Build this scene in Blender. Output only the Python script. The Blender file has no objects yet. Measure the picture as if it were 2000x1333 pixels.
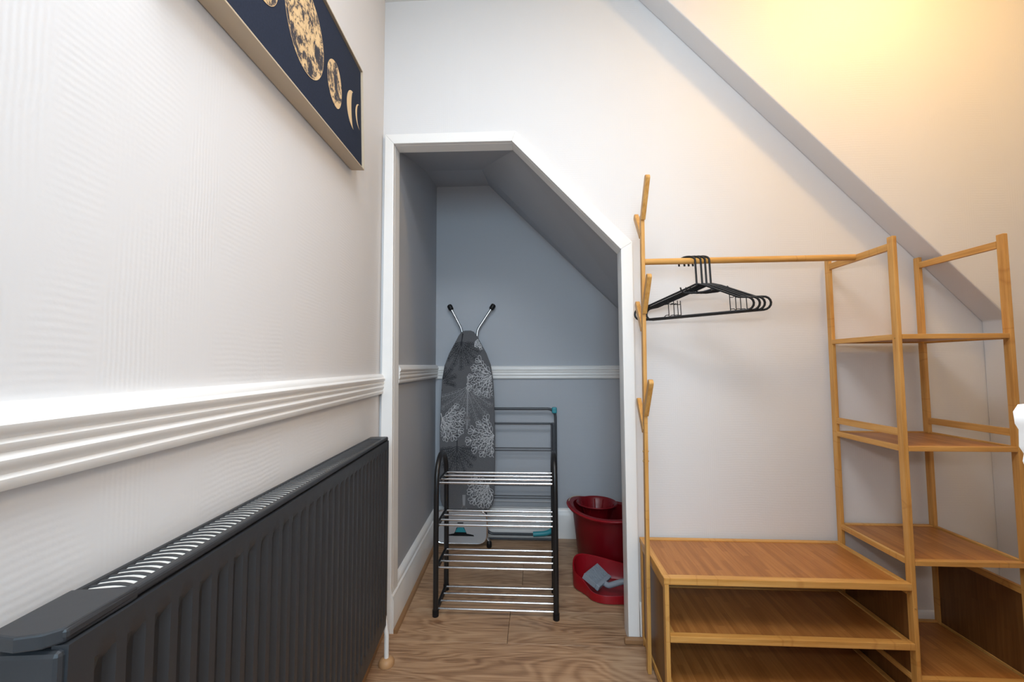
import bpy, bmesh, math, random
from mathutils import Vector, Matrix
random.seed(4)
S = bpy.context.scene
C = S.collection
PI = math.pi

# ------------------------------------------------------------------ camera
CAM_H = 0.986
F_PX, YAW, PITCH, ROLL = 824.59, 0.05918, 0.05735, -0.00492
def cam_basis():
    cy, sy, cp, sp = math.cos(YAW), math.sin(YAW), math.cos(PITCH), math.sin(PITCH)
    fwd = Vector((-sy*cp, cy*cp, sp)); right = Vector((cy, sy, 0)); up = right.cross(fwd)
    c, s = math.cos(ROLL), math.sin(ROLL)
    return c*right + s*up, -s*right + c*up, fwd
r_, u_, f_ = cam_basis()
cd = bpy.data.cameras.new('camera'); cam = bpy.data.objects.new('camera', cd); C.objects.link(cam)
cd.sensor_fit = 'HORIZONTAL'; cd.sensor_width = 36.0; cd.lens = F_PX/2000*36
cd.clip_start = 0.02
m = Matrix.Identity(4)
for i in range(3):
    m[i][0] = r_[i]; m[i][1] = u_[i]; m[i][2] = -f_[i]
m[2][3] = CAM_H
cam.matrix_world = m
S.camera = cam

# ------------------------------------------------------------------ light
w = bpy.data.worlds.new('world'); S.world = w; w.use_nodes = True
w.node_tree.nodes['Background'].inputs[0].default_value = (0.80, 0.88, 1.0, 1)
w.node_tree.nodes['Background'].inputs[1].default_value = 0.2

def lamp(name, typ, loc, energy, col, target=None, **kw):
    d = bpy.data.lights.new(name, typ); d.energy = energy; d.color = col
    for k, v in kw.items(): setattr(d, k, v)
    o = bpy.data.objects.new(name, d); C.objects.link(o); o.location = loc
    if target is not None:
        o.rotation_euler = (Vector(target)-Vector(loc)).to_track_quat('-Z', 'Y').to_euler()
    return o
# the photographer's flash on the camera, the warm landing lamp, the hall ceiling light behind the camera
lamp('camera_flash', 'SPOT', (0.0, -0.10, 1.20), 18, (1.0, 0.98, 0.98), (0.30, 1.6, 1.12), spot_size=math.radians(128), spot_blend=1.0, shadow_soft_size=0.05)
lamp('landing_lamp', 'POINT', (1.14, 1.02, 2.39), 13.0, (1.0, 0.62, 0.23), shadow_soft_size=0.05)
lamp('hall_ceiling_light', 'AREA', (0.08, 0.25, 2.43), 21.0, (0.87, 0.93, 1.0), (0.08, 0.251, 0), size=0.66)
lamp('daylight_fill', 'AREA', (-0.02, -1.45, 1.5), 27, (0.56, 0.81, 1.0), (-0.02, 1.0, 1.3), size=0.7)  # added bluish daylight fill from behind; no window is modelled

S.view_settings.view_transform = 'Standard'
S.view_settings.look = 'None'
S.view_settings.gamma = 1.0
S.view_settings.use_curve_mapping = False
S.view_settings.exposure = 0.0

# ------------------------------------------------------------------ materials
def srgb(r, g, b):
    f = lambda c: (c/255/12.92 if c/255 <= 0.04045 else ((c/255+0.055)/1.055)**2.4)
    return (f(r), f(g), f(b), 1)
def newmat(name, col, rough=0.5, metal=0.0, spec=0.5):
    mt = bpy.data.materials.new(name); mt.use_nodes = True
    b = mt.node_tree.nodes['Principled BSDF']
    b.inputs['Base Color'].default_value = col; b.inputs['Roughness'].default_value = rough
    b.inputs['Metallic'].default_value = metal; b.inputs['Specular IOR Level'].default_value = spec
    return mt, mt.node_tree, b
class G:
    """small node helper"""
    def __init__(s, nt): s.nt = nt
    def n(s, t, **kw):
        x = s.nt.nodes.new(t)
        for k, v in kw.items(): setattr(x, k, v)
        return x
    def l(s, a, b): s.nt.links.new(a, b)
    def math(s, op, a, b=None, clamp=False):
        x = s.n('ShaderNodeMath', operation=op, use_clamp=clamp)
        for i, v in enumerate((a, b)):
            if v is None: continue
            if isinstance(v, (int, float)): x.inputs[i].default_value = v
            else: s.l(v, x.inputs[i])
        return x.outputs[0]
    def coords(s):
        t = s.n('ShaderNodeTexCoord'); return t.outputs['Object']
    def sep(s, v):
        x = s.n('ShaderNodeSeparateXYZ'); s.l(v, x.inputs[0]); return x.outputs
    def comb(s, a, b, c):
        x = s.n('ShaderNodeCombineXYZ')
        for i, v in enumerate((a, b, c)):
            if isinstance(v, (int, float)): x.inputs[i].default_value = v
            else: s.l(v, x.inputs[i])
        return x.outputs[0]
    def noise(s, v, scale, detail=3, rough=0.5, dist=0.0):
        x = s.n('ShaderNodeTexNoise'); s.l(v, x.inputs['Vector'])
        x.inputs['Scale'].default_value = scale; x.inputs['Detail'].default_value = detail
        x.inputs['Roughness'].default_value = rough; x.inputs['Distortion'].default_value = dist
        return x.outputs[0]
    def ramp(s, fac, stops):
        x = s.n('ShaderNodeValToRGB'); e = x.color_ramp.elements
        while len(e) < len(stops): e.new(0.5)
        for q, (p, c) in zip(e, stops): q.position = p; q.color = c
        s.l(fac, x.inputs[0]); return x.outputs[0]
    def mix(s, fac, a, b, mode='MIX'):
        x = s.n('ShaderNodeMix', data_type='RGBA', blend_type=mode)
        for i, v in ((0, fac), (6, a), (7, b)):
            if isinstance(v, (int, float)): x.inputs[i].default_value = v
            elif isinstance(v, tuple): x.inputs[i].default_value = v
            else: s.l(v, x.inputs[i])
        return x.outputs[2]
    def bump(s, h, strength, dist, bsdf):
        x = s.n('ShaderNodeBump'); x.inputs['Strength'].default_value = strength; x.inputs['Distance'].default_value = dist
        s.l(h, x.inputs['Height']); s.l(x.outputs[0], bsdf.inputs['Normal'])

M = {}
def wallpaper(name, col, strength=0.35):
    mt, nt, b = newmat(name, col, 0.62, 0, 0.35); g = G(nt)
    X, Y, Z = g.sep(g.coords())
    U = g.math('SUBTRACT', X, Y)
    P3 = g.comb(U, Z, 0.0)
    wob = g.math('MULTIPLY', g.noise(P3, 9.0, 2), 9.0)
    ribH = g.math('SINE', g.math('ADD', g.math('MULTIPLY', Z, 2*PI/0.0085), wob))
    ribV = g.math('SINE', g.math('ADD', g.math('MULTIPLY', U, 2*PI/0.0075), wob))
    col_n = g.noise(g.comb(g.math('MULTIPLY', U, 7.0), g.math('MULTIPLY', Z, 0.8), 0.0), 1.0, 1)
    msk = g.ramp(col_n, [(0.44, (0, 0, 0, 1)), (0.52, (1, 1, 1, 1))])
    amp = g.ramp(g.noise(P3, 5.0, 2), [(0.35, (.15, .15, .15, 1)), (0.65, (1, 1, 1, 1))])
    h = g.mix(msk, g.comb(ribV, ribV, ribV), g.comb(ribH, ribH, ribH))
    h = g.mix(1.0, h, amp, 'MULTIPLY')
    fine = g.noise(P3, 140.0, 2)
    hh = g.math('ADD', g.math('MULTIPLY', g.sep(h)[0], 0.35), g.math('MULTIPLY', fine, 0.8))
    g.bump(hh, strength, 0.0012, b)
    cc = g.mix(g.noise(P3, 2.2, 3), tuple(c*0.965 for c in col[:3])+(1,), col)
    g.l(cc, b.inputs['Base Color'])
    M[name] = mt
wallpaper('wallpaper', (0.72, 0.71, 0.71, 1), 0.14)
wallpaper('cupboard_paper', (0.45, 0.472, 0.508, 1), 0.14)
wallpaper('ceiling_paint', (0.78, 0.775, 0.76, 1), 0.1)

def paint(name, col, rough=0.35, bumps=0.0, spec=0.5):
    mt, nt, b = newmat(name, col, rough, 0, spec); g = G(nt); v = g.coords()
    n = g.noise(v, 14.0, 3)
    g.l(g.mix(n, tuple(c*0.95 for c in col[:3])+(1,), col), b.inputs['Base Color'])
    if bumps: g.bump(g.noise(v, 60.0, 3), bumps, 0.001, b)
    M[name] = mt
paint('white_gloss', (0.86, 0.85, 0.83, 1), 0.28, 0.15)
paint('anthracite', (0.030, 0.032, 0.036, 1), 0.42, 0.12)
paint('convector', (0.78, 0.77, 0.73, 1), 0.5, 0.0)
paint('black_metal', (0.010, 0.010, 0.011, 1), 0.35)
paint('black_plastic', (0.007, 0.007, 0.008, 1), 0.45, 0, 0.3)
paint('airer_grey', (0.050, 0.054, 0.062, 1), 0.4)
paint('red_plastic', (0.30, 0.004, 0.010, 1), 0.33)
paint('red_plastic_dark', (0.165, 0.002, 0.006, 1), 0.35)
paint('teal_plastic', (0.03, 0.30, 0.36, 1), 0.4)
paint('grey_plastic', (0.30, 0.33, 0.37, 1), 0.45)
paint('grey_steel', (0.42, 0.42, 0.43, 1), 0.4)
paint('white_print', (0.62, 0.62, 0.63, 1), 0.8)
paint('black_print', (0.020, 0.021, 0.026, 1), 0.8)
paint('mid_print', (0.27, 0.27, 0.28, 1), 0.8)
paint('copper_rose', (0.50, 0.28, 0.13, 1), 0.5)
paint('dark_gap', (0.012, 0.012, 0.014, 1), 0.7)
paint('champagne', (0.52, 0.42, 0.30, 1), 0.42, 0.1)

def chrome(name, col, rough):
    mt, nt, b = newmat(name, col, rough, 1.0); g = G(nt)
    n = g.noise(g.coords(), 4.0, 1)
    x = g.n('ShaderNodeMapRange'); g.l(n, x.inputs[0]); x.inputs[3].default_value = rough*0.7; x.inputs[4].default_value = rough*1.3
    g.l(x.outputs[0], b.inputs['Roughness']); M[name] = mt
chrome('chrome', (0.82, 0.82, 0.83, 1), 0.22)
chrome('steel_tube', (0.60, 0.60, 0.60, 1), 0.3)
chrome('brass', (0.55, 0.38, 0.16, 1), 0.35)

def bamboo(axis, name, a, bcol, c, rough=0.42):
    mt, nt, b = newmat(name, a, rough, 0, 0.4); g = G(nt)
    q = list(g.sep(g.coords()))
    sc = [90.0, 90.0, 90.0]; sc['XYZ'.index(axis)] = 5.0
    v = g.comb(*[g.math('MULTIPLY', q[i], sc[i]) for i in range(3)])
    n = g.noise(v, 1.0, 4, 0.6)
    col = g.ramp(n, [(0.28, bcol), (0.52, a), (0.75, c)])
    # the odd darker bamboo node across the bar
    kv = [1.0, 1.0, 1.0]; kv['XYZ'.index(axis)] = 6.0
    nn = g.noise(g.comb(*[g.math('MULTIPLY', q[i], kv[i]) for i in range(3)]), 2.5, 0)
    kn = g.ramp(nn, [(0.655, (1, 1, 1, 1)), (0.672, (.86, .80, .74, 1)), (0.69, (1, 1, 1, 1))])
    g.l(g.mix(1.0, col, kn, 'MULTIPLY'), b.inputs['Base Color'])
    g.bump(n, 0.08, 0.001, b)
    M[name] = mt
BA, BB, BC = srgb(204, 152, 82), srgb(182, 128, 60), srgb(216, 168, 100)
for ax in 'XYZ': bamboo(ax, 'bamboo_'+ax, BA, BB, BC)
def bamboo_board(axis, name, k=1.0):
    mt, nt, b = newmat(name, srgb(165, 110, 60), 0.40, 0, 0.4); g = G(nt)
    q = list(g.sep(g.coords()))
    i = 'XYZ'.index(axis)
    j = 0 if axis == 'Y' else 1
    strip = g.math('FLOOR', g.math('MULTIPLY', q[j], 55.0))
    wn = g.n('ShaderNodeTexWhiteNoise', noise_dimensions='2D')
    seg = g.math('FLOOR', g.math('ADD', g.math('MULTIPLY', q[i], 4.0), g.math('MULTIPLY', strip, 0.37)))
    g.l(g.comb(strip, seg, 0.0), wn.inputs['Vector'])
    sc = [140.0, 140.0, 140.0]; sc[i] = 7.0
    n = g.noise(g.comb(*[g.math('MULTIPLY', q[k], sc[k]) for k in range(3)]), 1.0, 3, 0.6)
    f = g.math('ADD', g.math('MULTIPLY', wn.outputs[0], 0.26), g.math('MULTIPLY', n, 0.74))
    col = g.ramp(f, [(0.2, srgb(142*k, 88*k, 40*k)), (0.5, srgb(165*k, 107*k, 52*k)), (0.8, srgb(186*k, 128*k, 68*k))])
    g.l(col, b.inputs['Base Color']); g.bump(n, 0.06, 0.001, b)
    M[name] = mt
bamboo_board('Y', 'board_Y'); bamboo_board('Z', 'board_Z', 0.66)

def plank_mat():
    mt, nt, b = newmat('oak_plank', srgb(160, 128, 96), 0.42, 0, 0.4); g = G(nt)
    oi = g.n('ShaderNodeObjectInfo').outputs['Random']
    X, Y, Z = g.sep(g.coords())
    off = g.math('MULTIPLY', oi, 37.0)
    v1 = g.comb(g.math('ADD', g.math('MULTIPLY', X, 1.6), off), g.math('MULTIPLY', Y, 9.0), off)
    warp = g.noise(v1, 1.0, 2, 0.5, 0.6)
    ring = g.math('SINE', g.math('MULTIPLY', warp, 95.0))
    fine = g.noise(g.comb(g.math('ADD', g.math('MULTIPLY', X, 6.0), off), g.math('MULTIPLY', Y, 170.0), 0.0), 1.0, 3, 0.65)
    blot = g.noise(g.comb(g.math('ADD', g.math('MULTIPLY', X, 3.0), off), g.math('MULTIPLY', Y, 14.0), 3.0), 1.0, 3)
    f = g.math('ADD', g.math('ADD', g.math('MULTIPLY', ring, 0.075), g.math('MULTIPLY', fine, 0.5)), g.math('MULTIPLY', blot, 0.45))
    col = g.ramp(f, [(0.28, srgb(126, 92, 66)), (0.47, srgb(170, 134, 102)), (0.68, srgb(196, 162, 128))])
    knot = g.ramp(g.noise(g.comb(g.math('ADD', g.math('MULTIPLY', X, 9.0), off), g.math('MULTIPLY', Y, 14.0), 9.0), 1.0, 1), [(0.72, (1, 1, 1, 1)), (0.80, (.55, .45, .40, 1))])
    tint = g.math('ADD', g.math('MULTIPLY', oi, 0.16), 0.90)
    col = g.mix(1.0, g.mix(1.0, col, knot, 'MULTIPLY'), g.comb(tint, tint, tint), 'MULTIPLY')
    g.l(col, b.inputs['Base Color']); g.bump(fine, 0.08, 0.001, b)
    M['oak_plank'] = mt
plank_mat()
paint('floor_joint', (0.045, 0.032, 0.022, 1), 0.8)
paint('wood_bead', srgb(150, 112, 76), 0.5, 0.1)

def fabric(name, col, scale):
    mt, nt, b = newmat(name, col, 0.9, 0, 0.2); g = G(nt); v = g.coords()
    n = g.noise(v, scale, 3)
    g.l(g.mix(n, tuple(c*0.75 for c in col[:3])+(1,), tuple(min(1, c*1.2) for c in col[:3])+(1,)), b.inputs['Base Color'])
    g.bump(n, 0.3, 0.0008, b); M[name] = mt
fabric('board_cover', (0.125, 0.125, 0.132, 1), 260.0)
fabric('navy_canvas', srgb(36, 43, 60), 300.0)
def moon_mat():
    mt, nt, b = newmat('moon_gold', srgb(222, 190, 142), 0.6, 0, 0.3); g = G(nt); v = g.coords()
    a = g.noise(v, 17.0, 8, 0.72, 0.6)
    cr = g.noise(v, 55.0, 5, 0.7, 1.2)
    f = g.math('ADD', g.math('MULTIPLY', a, 0.7), g.math('MULTIPLY', cr, 0.3))
    col = g.ramp(f, [(0.45, srgb(42, 44, 56)), (0.49, srgb(92, 80, 72)), (0.515, srgb(210, 178, 132)), (0.62, srgb(228, 200, 154))])
    g.l(col, b.inputs['Base Color']); M['moon_gold'] = mt
moon_mat()
paint('moon_rim', srgb(222, 192, 146), 0.6)

# ------------------------------------------------------------------ builders
def worldloc(o):
    v = Vector((0, 0, 0))
    while o is not None:
        v += Vector(o.location); o = o.parent
    return v
def tag(o, label=None, cat=None, group=None, kind=None):
    if label: o['label'] = label
    if cat: o['category'] = cat
    if group: o['group'] = group
    if kind: o['kind'] = kind
    return o
def thing(name, loc, label, cat, group=None):
    o = bpy.data.objects.new(name, None); C.objects.link(o); o.location = loc; o.empty_display_size = 0.05
    return tag(o, label, cat, group)
def struct_root(name, loc):
    o = bpy.data.objects.new(name, None); C.objects.link(o); o.location = loc; o.empty_display_size = 0.05
    return tag(o, kind='structure')
def link(name, bm, mat, parent=None, smooth=False, origin=None, bevel=0.0, seg=2, recalc=True):
    """bm holds world coordinates; the object's origin is the parent's place (or origin)."""
    if recalc: bmesh.ops.recalc_face_normals(bm, faces=bm.faces)
    if bevel > 0:
        bmesh.ops.bevel(bm, geom=[e for e in bm.edges if len(e.link_faces) == 2 and e.calc_face_angle(0) > 0.5],
                        offset=bevel, segments=seg, profile=0.5, affect='EDGES', clamp_overlap=True)
    base = worldloc(parent) if parent else Vector(origin or (0, 0, 0))
    for v in bm.verts: v.co -= base
    me = bpy.data.meshes.new(name); bm.to_mesh(me); bm.free()
    me.materials.append(M[mat])
    if smooth:
        for p in me.polygons: p.use_smooth = True
        if smooth == 'angle':
            try: me.set_sharp_from_angle(angle=math.radians(40))
            except Exception: pass
    o = bpy.data.objects.new(name, me); C.objects.link(o)
    if parent: o.parent = parent
    else: o.location = base
    return o
def bbox(bm, x0, x1, y0, y1, z0, z1):
    vs = [bm.verts.new((x, y, z)) for x in (x0, x1) for y in (y0, y1) for z in (z0, z1)]
    for f in ((0, 1, 3, 2), (4, 6, 7, 5), (0, 4, 5, 1), (2, 3, 7, 6), (0, 2, 6, 4), (1, 5, 7, 3)):
        bm.faces.new([vs[i] for i in f])
    return vs
def box(name, x0, x1, y0, y1, z0, z1, mat, parent=None, bevel=0.0015, origin=None, seg=2):
    bm = bmesh.new(); bbox(bm, x0, x1, y0, y1, z0, z1)
    return link(name, bm, mat, parent, bevel=bevel, origin=origin, seg=seg)
def hexa(bm, pts):
    """8 points: bottom ring of 4 then top ring of 4"""
    vs = [bm.verts.new(p) for p in pts]
    for f in ((3, 2, 1, 0), (4, 5, 6, 7), (0, 1, 5, 4), (1, 2, 6, 5), (2, 3, 7, 6), (3, 0, 4, 7)):
        bm.faces.new([vs[i] for i in f])
def bar(bm, a, b, w, h, up=(0, 0, 1)):
    """rectangular bar from a to b, w across, h along up"""
    a, b, up = Vector(a), Vector(b), Vector(up)
    d = (b-a).normalized(); s = d.cross(up).normalized(); u = s.cross(d).normalized()
    pts = []
    for p in (a, b):
        pts += [p - s*w/2 - u*h/2, p + s*w/2 - u*h/2, p + s*w/2 + u*h/2, p - s*w/2 + u*h/2]
    hexa(bm, pts)
def tube(bm, path, r, n=10, closed=False, caps=True, rfun=None):
    P = [Vector(p) for p in path]; L = len(P); rings = []
    prev = None
    for i, p in enumerate(P):
        if closed: t = (P[(i+1) % L]-P[i-1]).normalized()
        else: t = (P[min(i+1, L-1)]-P[max(i-1, 0)]).normalized()
        if prev is None:
            ref = Vector((0, 0, 1)) if abs(t.z) < 0.9 else Vector((1, 0, 0))
            a = t.cross(ref).normalized()
        else:
            a = (prev - t*prev.dot(t)).normalized()
        prev = a; bb = t.cross(a)
        rr = rfun(i) if rfun else r
        rings.append([bm.verts.new(p + (a*math.cos(2*PI*k/n) + bb*math.sin(2*PI*k/n))*rr) for k in range(n)])
    for i in range(L if closed else L-1):
        A, B = rings[i], rings[(i+1) % L]
        for k in range(n): bm.faces.new((A[k], A[(k+1) % n], B[(k+1) % n], B[k]))
    if caps and not closed:
        bm.faces.new(rings[0][::-1]); bm.faces.new(rings[-1])
def arc_path(pts, rad, n=5):
    """round the inner corners of a polyline"""
    P = [Vector(p) for p in pts]; out = [P[0]]
    for i in range(1, len(P)-1):
        a, b, c = P[i-1], P[i], P[i+1]
        r = min(rad, (a-b).length*0.49, (c-b).length*0.49)
        s, e = b+(a-b).normalized()*r, b+(c-b).normalized()*r
        for k in range(n+1):
            t = k/n; out.append(s*(1-t)**2 + b*2*t*(1-t) + e*t*t)
    out.append(P[-1]); return out
def prism_y(bm, pts, y0, y1):
    """polygon of (x, z) extruded along y"""
    A = [bm.verts.new((x, y0, z)) for x, z in pts]; B = [bm.verts.new((x, y1, z)) for x, z in pts]
    bm.faces.new(A); bm.faces.new(B[::-1])
    for i in range(len(pts)):
        j = (i+1) % len(pts); bm.faces.new((A[i], B[i], B[j], A[j]))
def extrude_profile(bm, prof, path_fn, stations):
    """prof: list of (off, z); path_fn(s, off, z) -> world"""
    rings = [[bm.verts.new(path_fn(s, o, z)) for o, z in prof] for s in stations]
    n = len(prof)
    for i in range(len(rings)-1):
        for k in range(n): bm.faces.new((rings[i][k], rings[i][(k+1) % n], rings[i+1][(k+1) % n], rings[i+1][k]))
    bm.faces.new(rings[0][::-1]); bm.faces.new(rings[-1])

# the left wall runs a little out of square: x + K*y = X0
K, X0 = 0.1049, -0.4361
NV = Vector((1, K, 0)).normalized()
def LW(y, off, z):
    return Vector((X0-K*y, y, z)) + NV*off

CEIL = 2.46
YB, YN = 1.60, 1.508          # lower wall under the stairs, stair wall in front of it
# ------------------------------------------------------------------ structure
# floor: a dark bed with single planks laid on it
fl = box('floor', -0.95, 1.80, -1.6, 2.62, -0.06, -0.008, 'floor_joint', bevel=0, origin=(0, 0, 0)); tag(fl, kind='structure')
plank_mesh = {}
def plank(x0, x1, y0, y1):
    key = (round(x1-x0, 3), round(y1-y0, 3))
    if key not in plank_mesh:
        bm = bmesh.new(); bbox(bm, 0, x1-x0, 0, y1-y0, -0.010, 0.0)
        bmesh.ops.bevel(bm, geom=[e for e in bm.edges if all(v.co.z > -0.001 for v in e.verts)], offset=0.0009, segments=1, affect='EDGES')
        bmesh.ops.recalc_face_normals(bm, faces=bm.faces)
        me = bpy.data.meshes.new('plank'); bm.to_mesh(me); bm.free(); me.materials.append(M['oak_plank']); plank_mesh[key] = me
    o = bpy.data.objects.new('plank', plank_mesh[key]); C.objects.link(o); o.parent = fl; o.location = (x0, y0, 0)
row_h, gap = 0.2, 0.0012
joints = {0: [-0.115], 1: [-0.62, 0.60], 2: [-0.075], 3: [0.42], 4: [-0.35, 0.86], -1: [1.05], -2: [0.45], -3: [-0.3], -4: [0.8], -5: [0.1]}
for k in range(-15, 6):
    y0 = 1.553+k*row_h; y1 = min(y0+row_h, 2.60)
    if y1-y0 < 0.03: continue
    xs = [-0.93]+joints.get(k, [((k*0.37) % 1.2)-0.4])+[1.78]
    for a, b in zip(xs[:-1], xs[1:]): plank(a+gap/2, b-gap/2, y0+gap/2, y1-gap/2)

ce = box('ceiling', -0.95, 1.80, -1.6, 1.70, CEIL, CEIL+0.08, 'ceiling_paint', bevel=0); tag(ce, kind='structure')
# left wall
bm = bmesh.new()
hexa(bm, [LW(-1.6, -0.12, -0.01), LW(1.62, -0.12, -0.01), LW(1.62, 0, -0.01), LW(-1.6, 0, -0.01),
          LW(-1.6, -0.12, CEIL), LW(1.62, -0.12, CEIL), LW(1.62, 0, CEIL), LW(-1.6, 0, CEIL)])
tag(link('wall_left', bm, 'wallpaper'), kind='structure')
# back wall with the clipped-corner cupboard opening
OUT = [(-0.594, 0), (-0.591, 1.897), (-0.076, 1.893), (0.360, 1.445), (0.357, 0)]
INN = [(-0.545, 0), (-0.556, 1.859), (-0.091, 1.853), (0.317, 1.419), (0.317, 0)]
HOL = [(-0.565, 0), (-0.576, 1.879), (-0.083, 1.873), (0.337, 1.427), (0.337, 0)]
bm = bmesh.new()
prism_y(bm, [(-0.80, 0)]+HOL+[(1.78, 0), (1.78, CEIL), (-0.80, CEIL)], YB, YB+0.06)
tag(link('wall_back', bm, 'wallpaper'), kind='structure')
# stair wall in front, with the raking underside
def rake(x): return 1.458-1.082*(x-1.287)
xc_ = 1.287+(CEIL-1.458)/-1.082
bm = bmesh.new()
prism_y(bm, [(xc_, CEIL), (1.587, rake(1.587)), (1.587, 0), (1.78, 0), (1.78, CEIL)], YN, YB)
tag(link('wall_stairs', bm, 'wallpaper', bevel=0.004), kind='structure')
tag(box('wall_right', 1.712, 1.80, 0.38, YN, 0, CEIL, 'wallpaper', bevel=0), kind='structure')
# wall end by the camera on the right
WCX = 0.434
tag(box('wall_corner', WCX, 1.80, -1.6, 0.385, 0, CEIL, 'wallpaper', bevel=0.003), kind='structure')

# cupboard under the stairs
YC = 2.49
def CL(y): return -0.566 - 0.045*(y-1.66)
bm = bmesh.new()
hexa(bm, [(CL(1.62)-0.08, 1.62, 0), (CL(2.6)-0.08, 2.6, 0), (CL(2.6), 2.6, 0), (CL(1.62), 1.62, 0),
          (CL(1.62)-0.08, 1.62, 2.2), (CL(2.6)-0.08, 2.6, 2.2), (CL(2.6), 2.6, 2.2), (CL(1.62), 1.62, 2.2)])
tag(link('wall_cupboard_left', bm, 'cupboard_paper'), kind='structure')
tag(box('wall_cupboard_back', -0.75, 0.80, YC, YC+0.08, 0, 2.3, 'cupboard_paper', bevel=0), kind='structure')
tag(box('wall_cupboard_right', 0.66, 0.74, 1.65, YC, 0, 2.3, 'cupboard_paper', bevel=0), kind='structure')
# its soffit: level strip, raking strip and the rising edge behind the frame head
def soff(x): return 2.072 if x < -0.276 else 2.072-1.008*(x+0.276)
bm = bmesh.new()
sp = [(-0.70, YC+0.03, 2.080), (-0.280, YC+0.03, 2.078), (0.75, YC+0.03, 1.040),
      (-0.70, 2.19, 2.036), (-0.288, 2.19, 2.032), (-0.092, 1.690, 1.872), (0.75, 1.690, 1.010),
      (-0.70, 1.655, 1.878), (-0.088, 1.655, 1.872), (0.75, 1.655, 1.000)]
sf = [(0, 1, 4, 3), (1, 2, 6, 5, 4), (3, 4, 5, 8, 7), (5, 6, 9, 8)]
va = [bm.verts.new(p) for p in sp]; vt = [bm.verts.new((p[0], p[1], p[2]+0.06)) for p in sp]
for f in sf:
    bm.faces.new([va[i] for i in f]); bm.faces.new([vt[i] for i in f[::-1]])
rim = [0, 1, 2, 6, 9, 8, 7, 3]
for i in range(len(rim)):
    j = (i+1) % len(rim); bm.faces.new((va[rim[j]], va[rim[i]], vt[rim[i]], vt[rim[j]]))
bmesh.ops.triangulate(bm, faces=bm.faces[:])
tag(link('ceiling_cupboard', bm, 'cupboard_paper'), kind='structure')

# opening frame: architrave boards and lining boards
door = struct_root('door_1', (-0.11, YB, 0))
for i in range(4):
    bm = bmesh.new(); prism_y(bm, [OUT[i], OUT[i+1], INN[i+1], INN[i]], YB-0.018, YB)
    link('architrave_board', bm, 'white_gloss', door, bevel=0.002)
    bm = bmesh.new(); prism_y(bm, [HOL[i], HOL[i+1], INN[i+1], INN[i]], YB+0.0004, YB+0.056)
    link('lining_board', bm, 'white_gloss', door, bevel=0.0015)

# dado rails
def dado_prof(z0, z1, t):
    H = z1-z0
    q = [(0, 0), (0.55, 0.0), (0.68, 0.05), (0.72, 0.14), (0.62, 0.19), (0.66, 0.24), (0.80, 0.28), (0.84, 0.36), (0.74, 0.41), (0.70, 0.44),
         (0.82, 0.48), (0.86, 0.55), (0.74, 0.60), (0.80, 0.63), (0.95, 0.67), (1.0, 0.76), (0.90, 0.81), (0.80, 0.83), (0.74, 0.90), (0.55, 0.97), (0.2, 1.0), (0, 1.0)]
    return [(o*t, z0+z*H) for o, z in q]
bm = bmesh.new(); extrude_profile(bm, dado_prof(0.880, 0.956, 0.024), LW, [-1.6, YB-0.001])
tag(link('trim_1', bm, 'white_gloss', smooth='angle'), kind='structure')
bm = bmesh.new(); extrude_profile(bm, dado_prof(0.915, 0.990, 0.022), lambda s, o, z: Vector((CL(s)+o, s, z)), [1.665, YC])
tag(link('trim_2', bm, 'white_gloss', smooth='angle'), kind='structure')
bm = bmesh.new(); extrude_profile(bm, dado_prof(0.907, 0.983, 0.022), lambda s, o, z: Vector((s, YC-o, z)), [CL(YC), 0.66])
tag(link('trim_3', bm, 'white_gloss', smooth='angle'), kind='structure')
bm = bmesh.new(); extrude_profile(bm, [(0, .876), (.014, .876), (.024, .887), (.0305, .904), (.029, .910), (.0325, .916), (.0318, .930), (.0345, .935), (.0352, .945), (.031, .951), (0, .954)], lambda s, o, z: Vector((WCX-o, s, z)), [-1.6, 0.382])
tag(link('trim_4', bm, 'white_gloss', smooth='angle'), kind='structure')
# skirting boards and the wooden bead at their feet
def skirt_prof(h, t):
    return [(0, 0), (t, 0), (t, h*0.72), (t*0.9, h*0.75), (t*0.92, h*0.80), (t*0.7, h*0.84), (t*0.7, h*0.90), (t*0.35, h*0.98), (0, h)]
bead = [(0, 0.0004), (0.014, 0.0004), (0.012, 0.008), (0.007, 0.013), (0, 0.015)]
def skirting(name, fn, a, b, h, t, bd=True, end=None):
    r = struct_root(name, fn((a+b)/2, 0, 0))
    bm = bmesh.new(); extrude_profile(bm, skirt_prof(h, t), fn, [a, b]); link('board', bm, 'white_gloss', r, smooth='angle')
    if bd:
        bm = bmesh.new(); extrude_profile(bm, [(o+t, z) for o, z in bead], fn, [a, end or b]); link('bead', bm, 'wood_bead', r, smooth='angle')
    return r
skirting('baseboard_left', LW, -1.6, YB-0.02, 0.125, 0.018)
skirting('baseboard_cupboard_left', lambda s, o, z: Vector((CL(s)+o, s, z)), YB-0.016, YC, 0.165, 0.026)
skirting('baseboard_cupboard_back', lambda s, o, z: Vector((s, YC-o, z)), CL(YC)+0.02, 0.66, 0.165, 0.02, False)
skirting('baseboard_back', lambda s, o, z: Vector((s, YB-o, z)), 0.36, 1.58, 0.13, 0.013, False)
bm = bmesh.new(); bbox(bm, 0.300, 0.372, YB-0.036, YB-0.0185, 0.0004, 0.022)
tag(link('trim_5', bm, 'wood_bead', bevel=0.005), kind='structure')

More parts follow.
